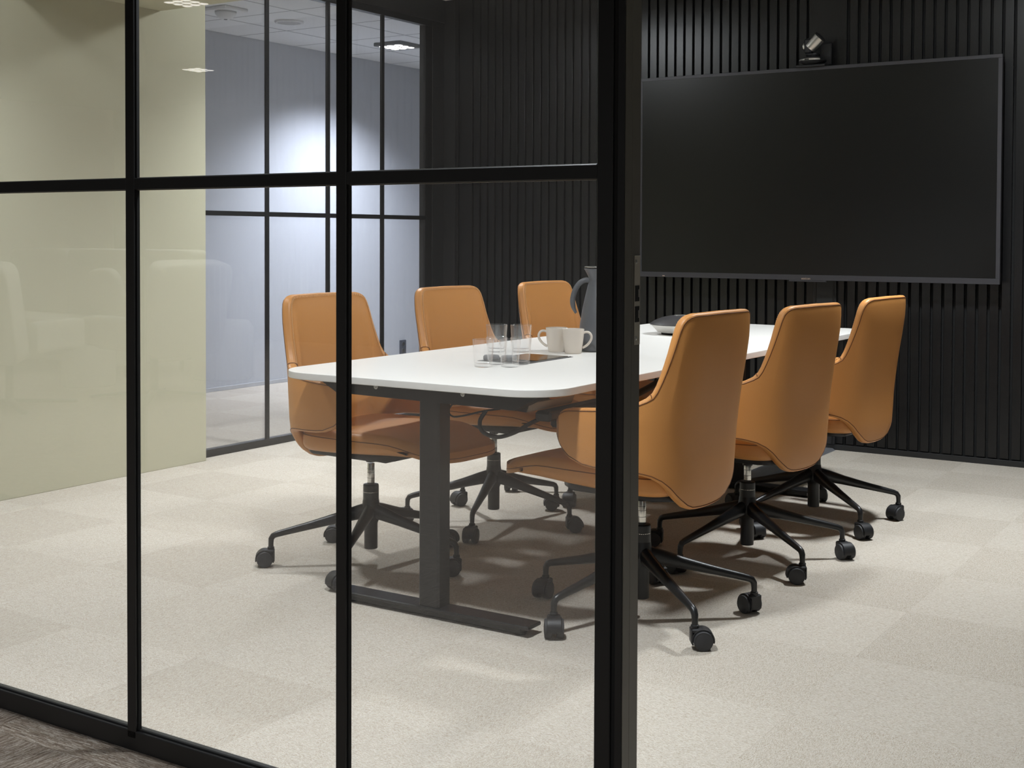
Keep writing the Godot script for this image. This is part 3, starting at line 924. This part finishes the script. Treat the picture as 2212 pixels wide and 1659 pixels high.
func build_table() -> void:
	var cu := -2.4725
	var o := root_of("conference_table", P(cu, 0, 4.735))
	tag(o, "long white conference table with rounded corners on black pillar legs", "table")
	var z0 := -1.555
	var z1 := 1.548
	var m := MB.new()
	m.slab(rounded_rect(-0.5435, 0.5425, z0, z1, 0.155, 14), 0.742, 0.765, 0.0022)
	part(o, "tabletop", m, M.table)
	for k in 2:
		var w: float = [3.318, 5.81][k]
		var zc := -(w - 4.735)
		var l := Node3D.new()
		l.name = "leg"
		o.add_child(l, true)
		l.position = Vector3(0.047, 0, zc)
		part(l, "pillar", bx(Vector3(-0.040, 0.030, -0.036), Vector3(0.040, 0.700, 0.030), 0.006), M.black_metal)
		m = MB.new()
		m.box(Vector3(-0.380, 0.024, -0.039), Vector3(0.380, 0.036, 0.039), 0.003)
		m.box(Vector3(-0.372, 0.008, -0.026), Vector3(0.350, 0.026, 0.032), 0.003)
		part(l, "foot", m, M.black_metal)
		for s in [-0.33, 0.33]:
			m = MB.new()
			m.lathe([Vector2(0.0, 0.0), Vector2(0.020, 0.0), Vector2(0.021, 0.010), Vector2(0.0, 0.012)], 16, Vector3(s, 0, 0))
			part(l, "glide", m, M.black_plastic)
		m = MB.new()
		m.t = Transform3D(Basis(), Vector3(-0.047, 0, 0))
		# cross beam whose ends slope up to the top
		var prof := [Vector2(-0.42, 0.7415), Vector2(-0.33, 0.695), Vector2(0.37, 0.688), Vector2(0.47, 0.7415)]
		for s in [0.034, -0.034]:
			var ring := []
			for q in prof: ring.append(Vector3(q.x, q.y, s))
			if s > 0: m.face(ring)
			else:
				ring.reverse()
				m.face(ring)
		for q in 4:
			var a: Vector2 = prof[q]
			var b: Vector2 = prof[(q + 1) % 4]
			m.face([Vector3(a.x, a.y, 0.034), Vector3(a.x, a.y, -0.034), Vector3(b.x, b.y, -0.034), Vector3(b.x, b.y, 0.034)])
		var beam := part(l, "cross_beam", m, M.black_metal)
		for s in [-0.210, 0.135]:
			m = MB.new()
			m.t = Transform3D(Basis(Vector3.RIGHT, PI / 2), Vector3(s, 0.7255, 0.034))
			m.lathe([Vector2(0.0, 0.0), Vector2(0.0085, 0.0), Vector2(0.0075, 0.003), Vector2(0.003, 0.0032), Vector2(0.002, 0.0015), Vector2(0.0, 0.0015)], 16)
			part(l, "screw", m, M.screw)
	for s in [-0.16, 0.16]: part(o, "long_rail", bx(Vector3(s - 0.025, 0.700, -1.05), Vector3(s + 0.025, 0.7418, 1.38), 0.002), M.black_metal)
	# sheet steel cable tray hung under the right side
	m = MB.new()
	var sect := [Vector2(0.245, 0.735), Vector2(0.262, 0.708), Vector2(0.300, 0.682), Vector2(0.380, 0.677), Vector2(0.392, 0.702)]
	var rows := []
	for z in [1.395, 1.12]:
		var row := []
		for q in sect: row.append(Vector3(q.x, q.y, z))
		for q in range(sect.size() - 1, -1, -1): row.append(Vector3(sect[q].x + 0.0004, sect[q].y + 0.0022, z))
		rows.append(row)
	for q in sect.size() * 2:
		var r := (q + 1) % (sect.size() * 2)
		m.face([rows[0][q], rows[0][r], rows[1][r], rows[1][q]])
	part(o, "cable_tray", m, M.steel)
	# hatch over the sockets in the middle of the top
	var h := part(o, "cable_hatch", bx(Vector3(-0.150, 0.7645, 0.555), Vector3(0.060, 0.7665, 0.885), 0.0008), M.black_plastic)
	part(h, "hatch_lid", bx(Vector3(-0.140, 0.7660, 0.565), Vector3(0.044, 0.7690, 0.790), 0.001), M.hatch)
	part(h, "hatch_rim", bx(Vector3(0.048, 0.7660, 0.556), Vector3(0.052, 0.7680, 0.884), 0.0005), M.steel)
	for q in [[-0.05, 0.83], [-0.115, 0.845]]:
		var a := MB.new()
		a.lathe([Vector2(0.0, 0.0), Vector2(0.026, 0.0), Vector2(0.030, 0.004), Vector2(0.030, 0.014), Vector2(0.025, 0.019), Vector2(0.010, 0.020), Vector2(0.0, 0.020)], 28)
		var t := part(self, "cable_puck", a, M.grey_plastic, P(cu + q[0], 0.7668, 4.735 - q[1]))
		tag(t, "grey round cable holder lying in the table hatch, right one" if q[0] > -0.1 else "grey round cable holder lying in the table hatch, left one", "cable holder", "grey cable holders in the table hatch")
	# power strip and cables under the top
	var ps := root_of("power_strip", P(-2.085, 0.660, 3.62))
	tag(ps, "black power strip hanging under the near right end of the table", "power strip")
	part(ps, "body", bx(Vector3(-0.035, -0.022, -0.19), Vector3(0.025, 0.010, 0.19), 0.008), M.black_plastic)
	for z in [-0.11, 0.0, 0.10]:
		part(ps, "plug", bx(Vector3(-0.022, -0.050, z - 0.02), Vector3(0.014, -0.02, z + 0.02), 0.008), M.black_plastic)
	part(ps, "adapter", bx(Vector3(0.012, -0.045, -0.16), Vector3(0.052, 0.012, -0.10), 0.010), M.black_plastic)
	cable([P(-2.255, 0.668, 3.36), P(-2.268, 0.635, 3.345), P(-2.25, 0.605, 3.335), P(-2.20, 0.592, 3.34), P(-2.155, 0.606, 3.37), P(-2.13, 0.630, 3.42), P(-2.11, 0.645, 3.47)], 0.0068, "thick black cable looping down under the near end of the table")
	cable([P(-2.375, 0.690, 3.36), P(-2.392, 0.660, 3.35), P(-2.372, 0.642, 3.345), P(-2.33, 0.648, 3.36), P(-2.28, 0.662, 3.38), P(-2.24, 0.668, 3.42)], 0.0030, "thin black cable drooping beside the near table pillar")
	cable([P(-2.07, 0.64, 3.72), P(-2.05, 0.655, 3.86), P(-2.02, 0.69, 4.02), P(-2.0, 0.725, 4.15)], 0.012, "thick black cable bundle rising to the underside of the table's right edge")
	cable([P(-2.02, 0.735, 4.30), P(-1.99, 0.70, 4.28), P(-1.97, 0.675, 4.34), P(-1.985, 0.68, 4.43), P(-2.01, 0.71, 4.50), P(-2.03, 0.735, 4.55)], 0.005, "black cable sagging under the middle of the table's right edge")

func cable(ps: Array, r: float, label: String) -> void:
	var c := Curve3D.new()
	for i in ps.size():
		var d: Vector3 = (ps[mini(i + 1, ps.size() - 1)] - ps[maxi(i - 1, 0)]) / 6.0
		c.add_point(ps[i], -d, d)
	var pts := []
	var n := 36
	for i in n + 1: pts.append(c.sample_baked(c.get_baked_length() * i / n, true))
	var m := MB.new()
	m.tube(pts, r, 8)
	tag(part(self, "cable", m, M.black_plastic), label, "cable", "cables under the table")

func build_chairs() -> void:
	var d := chair_parts()
	var proto := make_chair(d)
	var spots := [
		[-3.017, 3.73, 0.0, -2.6, 5.5, 0.011, [235, 20, 213, 222, 250], "tan leather swivel chair at the near left of the table, closest to the glass partition", 0.028],
		[-3.016, 4.555, 0.0, -2.6, 2.0, 0.010, [40, 215, 250, 150, 290], "tan leather swivel chair in the middle of the left side of the table", 0.01],
		[-3.010, 5.37, 0.0, -2.5, -2.0, 0.010, [10, 90, 160, 290, 290], "tan leather swivel chair at the far left of the table, behind the jug"],
		[-1.876, 3.697, 180.0, -3.9, 34.5, 0.0035, [155, 150, 276, 303, 33], "tan leather swivel chair at the near right of the table, back towards the doorway"],
		[-1.870, 4.561, 180.0, -7.8, 36.0, -0.011, [320, 320, 200, 150, 207], "tan leather swivel chair in the middle of the right side of the table"],
		[-1.898, 5.37, 180.0, -5.0, 32.0, -0.014, [250, 130, 150, 210, 325], "tan leather swivel chair at the far right of the table, nearest the slatted wall", -0.045],
	]
	for i in spots.size():
		var q: Array = spots[i]
		var o: Node3D = proto
		if i > 0:
			o = proto.duplicate()
			o.name = "conference_chair_%03d" % i
			add_child(o, true)
		pose_chair(o, q[0], q[1], q[2], q[3], q[4], q[5], q[8] if q.size() > 8 else 0.0, q[6], q[7])

func build_tableware() -> void:
	var T := 0.765
	# tumblers: two single ones in front, two pairs nested behind
	var m := MB.new()
	m.lathe([Vector2(0.0, 0.0), Vector2(0.027, 0.0), Vector2(0.0305, 0.003), Vector2(0.0315, 0.010), Vector2(0.0375, 0.095), Vector2(0.0368, 0.0962), Vector2(0.0358, 0.095), Vector2(0.0300, 0.016), Vector2(0.027, 0.0125), Vector2(0.0, 0.012)], 40)
	var gm := m.mesh()
	for q in [[-2.483, 3.682, 0.0, "clear glass tumbler standing singly at the front left of the glasses"], [-2.408, 3.735, 0.0, "clear glass tumbler standing singly at the front right of the glasses"],
			[-2.499, 3.790, 0.0, "lower clear tumbler of the left nested pair"], [-2.499, 3.790, 0.044, "upper clear tumbler of the left nested pair"],
			[-2.426, 3.835, 0.0, "lower clear tumbler of the right nested pair"], [-2.426, 3.835, 0.044, "upper clear tumbler of the right nested pair"]]:
		tag(part(self, "tumbler", gm, M.clear_glass, P(q[0], T + 0.0003 + q[2], q[1])), q[3], "glass", "glass tumblers on the table")
	# mugs
	m = MB.new()
	m.lathe([Vector2(0.0, 0.004), Vector2(0.026, 0.003), Vector2(0.028, 0.0), Vector2(0.031, 0.001), Vector2(0.0335, 0.010), Vector2(0.0385, 0.045), Vector2(0.0415, 0.075), Vector2(0.0425, 0.093), Vector2(0.0418, 0.0955), Vector2(0.0400, 0.0955), Vector2(0.0390, 0.092), Vector2(0.0375, 0.070), Vector2(0.0335, 0.030), Vector2(0.028, 0.009), Vector2(0.0, 0.007)], 44)
	var bodym := m.mesh()
	m = MB.new()
	var hp := [Vector3(0.0395, 0.080, 0), Vector3(0.050, 0.083, 0), Vector3(0.062, 0.080, 0), Vector3(0.0695, 0.069, 0), Vector3(0.0690, 0.055, 0), Vector3(0.061, 0.041, 0), Vector3(0.050, 0.030, 0), Vector3(0.0355, 0.022, 0)]
	var cv := Curve3D.new()
	for i in hp.size():
		var dd: Vector3 = (hp[mini(i + 1, hp.size() - 1)] - hp[maxi(i - 1, 0)]) / 6.0
		cv.add_point(hp[i], -dd, dd)
	var pts := []
	for i in 25: pts.append(cv.sample_baked(cv.get_baked_length() * i / 24.0, true))
	m.tube(pts, Vector2(0.0075, 0.0048), 12)
	var handm := m.mesh()
	for q in [[-2.575, 4.331, 213.0, "cream mug with its handle to the left, beside the glasses"], [-2.487, 4.309, 33.0, "cream mug with its handle to the right, in front of the jug"]]:
		var o := root_of("mug", P(q[0], T, q[1]), deg_to_rad(q[2]))
		tag(o, q[3], "mug", "cream mugs on the table")
		part(o, "cup", bodym, M.mug)
		part(o, "handle", handm, M.mug)
	# insulated jug
	var j := root_of("insulated_jug", P(-2.470, T, 4.470), deg_to_rad(213.0))
	tag(j, "matt grey insulated jug with an open curved handle and silver lid, beside the mugs", "jug")
	m = MB.new()
	m.lathe([Vector2(0.0, 0.0), Vector2(0.072, 0.0), Vector2(0.0765, 0.003), Vector2(0.0770, 0.010), Vector2(0.0745, 0.050), Vector2(0.0690, 0.110), Vector2(0.0600, 0.165), Vector2(0.0500, 0.212), Vector2(0.0410, 0.250), Vector2(0.0350, 0.273), Vector2(0.0345, 0.283), Vector2(0.0385, 0.296), Vector2(0.0470, 0.313), Vector2(0.0535, 0.3235), Vector2(0.0530, 0.325), Vector2(0.0480, 0.324), Vector2(0.0, 0.318)], 48)
	part(j, "body", m, M.jug)
	m = MB.new()
	m.lathe([Vector2(0.0, 0.324), Vector2(0.0490, 0.3285), Vector2(0.0520, 0.330), Vector2(0.0525, 0.332), Vector2(0.050, 0.3335), Vector2(0.0, 0.335)], 40)
	part(j, "lid", m, M.silver)
	m = MB.new()
	hp = [Vector3(0.030, 0.279, 0), Vector3(0.050, 0.279, 0), Vector3(0.072, 0.266, 0), Vector3(0.089, 0.240, 0), Vector3(0.0985, 0.205, 0), Vector3(0.0965, 0.176, 0), Vector3(0.088, 0.155, 0), Vector3(0.084, 0.1495, 0)]
	cv = Curve3D.new()
	for i in hp.size():
		var dd: Vector3 = (hp[mini(i + 1, hp.size() - 1)] - hp[maxi(i - 1, 0)]) / 6.0
		cv.add_point(hp[i], -dd, dd)
	pts = []
	var rr := []
	for i in 33:
		pts.append(cv.sample_baked(cv.get_baked_length() * i / 32.0, true))
		var x := i / 32.0
		rr.append(Vector2(0.0085, 0.0105) * (1.0 - 0.45 * smoothstep(0.75, 1.0, x)))
	m.tube(pts, rr, 14)
	part(j, "handle", m, M.jug)
	# conference phone
	var s := root_of("conference_phone", P(-2.567, T, 5.440))
	s.scale = Vector3.ONE * 1.18
	tag(s, "round dark grey conference speakerphone with a silver underside at the far end of the table", "speakerphone")
	m = MB.new()
	m.lathe([Vector2(0.0, 0.008), Vector2(0.080, 0.008), Vector2(0.090, 0.010), Vector2(0.104, 0.026), Vector2(0.116, 0.036), Vector2(0.119, 0.0385)], 56)
	part(s, "silver_skirt", m, M.satin)
	m = MB.new()
	m.lathe([Vector2(0.118, 0.0382), Vector2(0.1205, 0.0400), Vector2(0.1195, 0.0425), Vector2(0.102, 0.0540), Vector2(0.074, 0.0660), Vector2(0.040, 0.0735), Vector2(0.0, 0.0755)], 56)
	part(s, "top_cover", m, M.phone_top)
	m = MB.new()
	m.lathe([Vector2(0.022, 0.0748), Vector2(0.0235, 0.0762), Vector2(0.0250, 0.0746)], 32)
	part(s, "button_ring", m, M.silver)
	m = MB.new()
	m.lathe([Vector2(0.0, 0.0), Vector2(0.074, 0.0), Vector2(0.076, 0.009), Vector2(0.0, 0.010)], 40)
	part(s, "foot_ring", m, M.gasket)

func build_floor_cover() -> void:
	var o := root_of("floor_cable_cover", P(-2.485, 0, 6.56))
	tag(o, "flat brushed metal cable cover on the carpet between the table and the slatted wall", "cable cover")
	var m := MB.new()
	var sect := [Vector2(-0.078, 0.0), Vector2(0.078, 0.0), Vector2(0.060, 0.011), Vector2(-0.060, 0.011)]
	var a := []
	var b := []
	for q in sect:
		a.append(Vector3(q.x, q.y, 0.61))
		b.append(Vector3(q.x, q.y, -0.61))
	m.face(a)
	var rb := b.duplicate()
	rb.reverse()
	m.face(rb)
	for q in 4: m.face([a[q], b[q], b[(q + 1) % 4], a[(q + 1) % 4]])
	part(o, "plate", m, M.brushed)
	for z in [0.5, -0.5]:
		m = MB.new()
		m.lathe([Vector2(0.0, 0.011), Vector2(0.005, 0.011), Vector2(0.004, 0.0122), Vector2(0.0, 0.0124)], 12, Vector3(0, 0, z))
		part(o, "screw", m, M.screw)

func cushion(lo: Vector3, hi: Vector3, e := 0.28) -> MB:   # a soft block: superellipsoid between two corners
	var m := MB.new()
	var c := (lo + hi) * 0.5
	var h := (hi - lo) * 0.5
	var g := []
	for i in 33:
		var a := TAU * i / 32.0
		var row := []
		for j in 17:
			var b := -PI / 2 + PI * j / 16.0
			var p := func(x: float) -> float: return signf(x) * pow(absf(x), e)
			row.append(c + Vector3(h.x * p.call(cos(b)) * p.call(cos(a)), h.y * p.call(sin(b)), -h.z * p.call(cos(b)) * p.call(sin(a))))
		g.append(row)
	m.grid(g)
	return m

func lounge_chair(u: float, w: float, turn: float, label: String) -> void:
	var o := root_of("lounge_chair", P(u, 0, w), deg_to_rad(turn))
	tag(o, label, "armchair", "swivel armchairs in the lounge")
	part(o, "seat", cushion(Vector3(-0.28, 0.36, -0.31), Vector3(0.36, 0.50, 0.31)), M.fabric)
	var b := part(o, "backrest", cushion(Vector3(-0.09, 0.0, -0.33), Vector3(0.09, 0.70, 0.33), 0.22), M.fabric, Vector3(-0.30, 0.34, 0))
	b.rotation.z = 0.22
	for s in [-1.0, 1.0]: part(o, "armrest", cushion(Vector3(-0.26, 0.40, s * 0.35 - 0.05), Vector3(0.34, 0.62, s * 0.35 + 0.05), 0.25), M.fabric)
	var m := MB.new()
	m.lathe([Vector2(0.0, 0.02), Vector2(0.035, 0.02), Vector2(0.030, 0.06), Vector2(0.028, 0.365), Vector2(0.0, 0.365)], 20)
	part(o, "column", m, M.black_metal)
	for k in 4:
		var a := PI / 4 + PI / 2 * k
		m = MB.new()
		m.tube([Vector3(0, 0.045, 0), Vector3(0.25 * cos(a), 0.030, 0.25 * sin(a)), Vector3(0.46 * cos(a), 0.014, 0.46 * sin(a))], [Vector2(0.035, 0.02), Vector2(0.03, 0.015), Vector2(0.026, 0.012)], 10)
		part(o, "foot", m, M.black_metal)

func build_lounge() -> void:
	lounge_chair(-7.43, -2.49, 185.0, "pale swivel armchair mirrored in the glass, its back to the doorway side")
	lounge_chair(-7.85, -1.55, 250.0, "pale swivel armchair mirrored at the left of the glass, its back to the partition")
	var m := MB.new()
	m.lathe([Vector2(0.0, 0.0), Vector2(0.20, 0.0), Vector2(0.21, 0.02), Vector2(0.215, 0.44), Vector2(0.19, 0.475), Vector2(0.0, 0.48)], 40)
	tag(part(self, "pouf", m, M.fabric, P(-8.45, 0, -2.72)), "pale round pouf mirrored in the glass between the armchairs and the sofa", "pouf")
	m = MB.new()
	m.lathe([Vector2(0.0, 0.0), Vector2(0.24, 0.0), Vector2(0.25, 0.02), Vector2(0.26, 0.43), Vector2(0.22, 0.49), Vector2(0.0, 0.50)], 40)
	tag(part(self, "pouf", m, M.fabric, P(-7.95, 0, -3.70)), "pale barrel pouf mirrored in the glass behind the swivel armchair", "pouf")
	var o := root_of("sofa", P(-9.9, 0, -4.0), PI)
	tag(o, "pale high backed sofa mirrored in the glass partition", "sofa")
	part(o, "base", bx(Vector3(-1.3, 0.10, -0.02), Vector3(1.3, 0.28, 0.75), 0.02), M.fabric)
	for k in 3:
		part(o, "back_panel", cushion(Vector3(-1.29 + k * 0.865, 0.28, -0.20), Vector3(-0.44 + k * 0.865, 1.08, 0.02), 0.16), M.fabric)
		part(o, "seat_pad", cushion(Vector3(-1.29 + k * 0.865, 0.27, 0.0), Vector3(-0.44 + k * 0.865, 0.46, 0.76), 0.2), M.fabric)
	for x in [-1.2, 1.2]:
		for z in [0.06, 0.68]:
			m = MB.new()
			m.lathe([Vector2(0.0, 0.0), Vector2(0.018, 0.0), Vector2(0.022, 0.10), Vector2(0.0, 0.10)], 12, Vector3(x, 0, z))
			part(o, "leg", m, M.black_metal)
	var c := part(self, "cushion", cushion(Vector3(-0.24, -0.22, -0.07), Vector3(0.24, 0.22, 0.07), 0.6), M.fabric, P(-9.55, 0.69, -3.82))
	c.rotation = Vector3(-0.25, 0.1, 0.06)
	tag(c, "pale square cushion leaning on the sofa mirrored in the glass", "cushion")
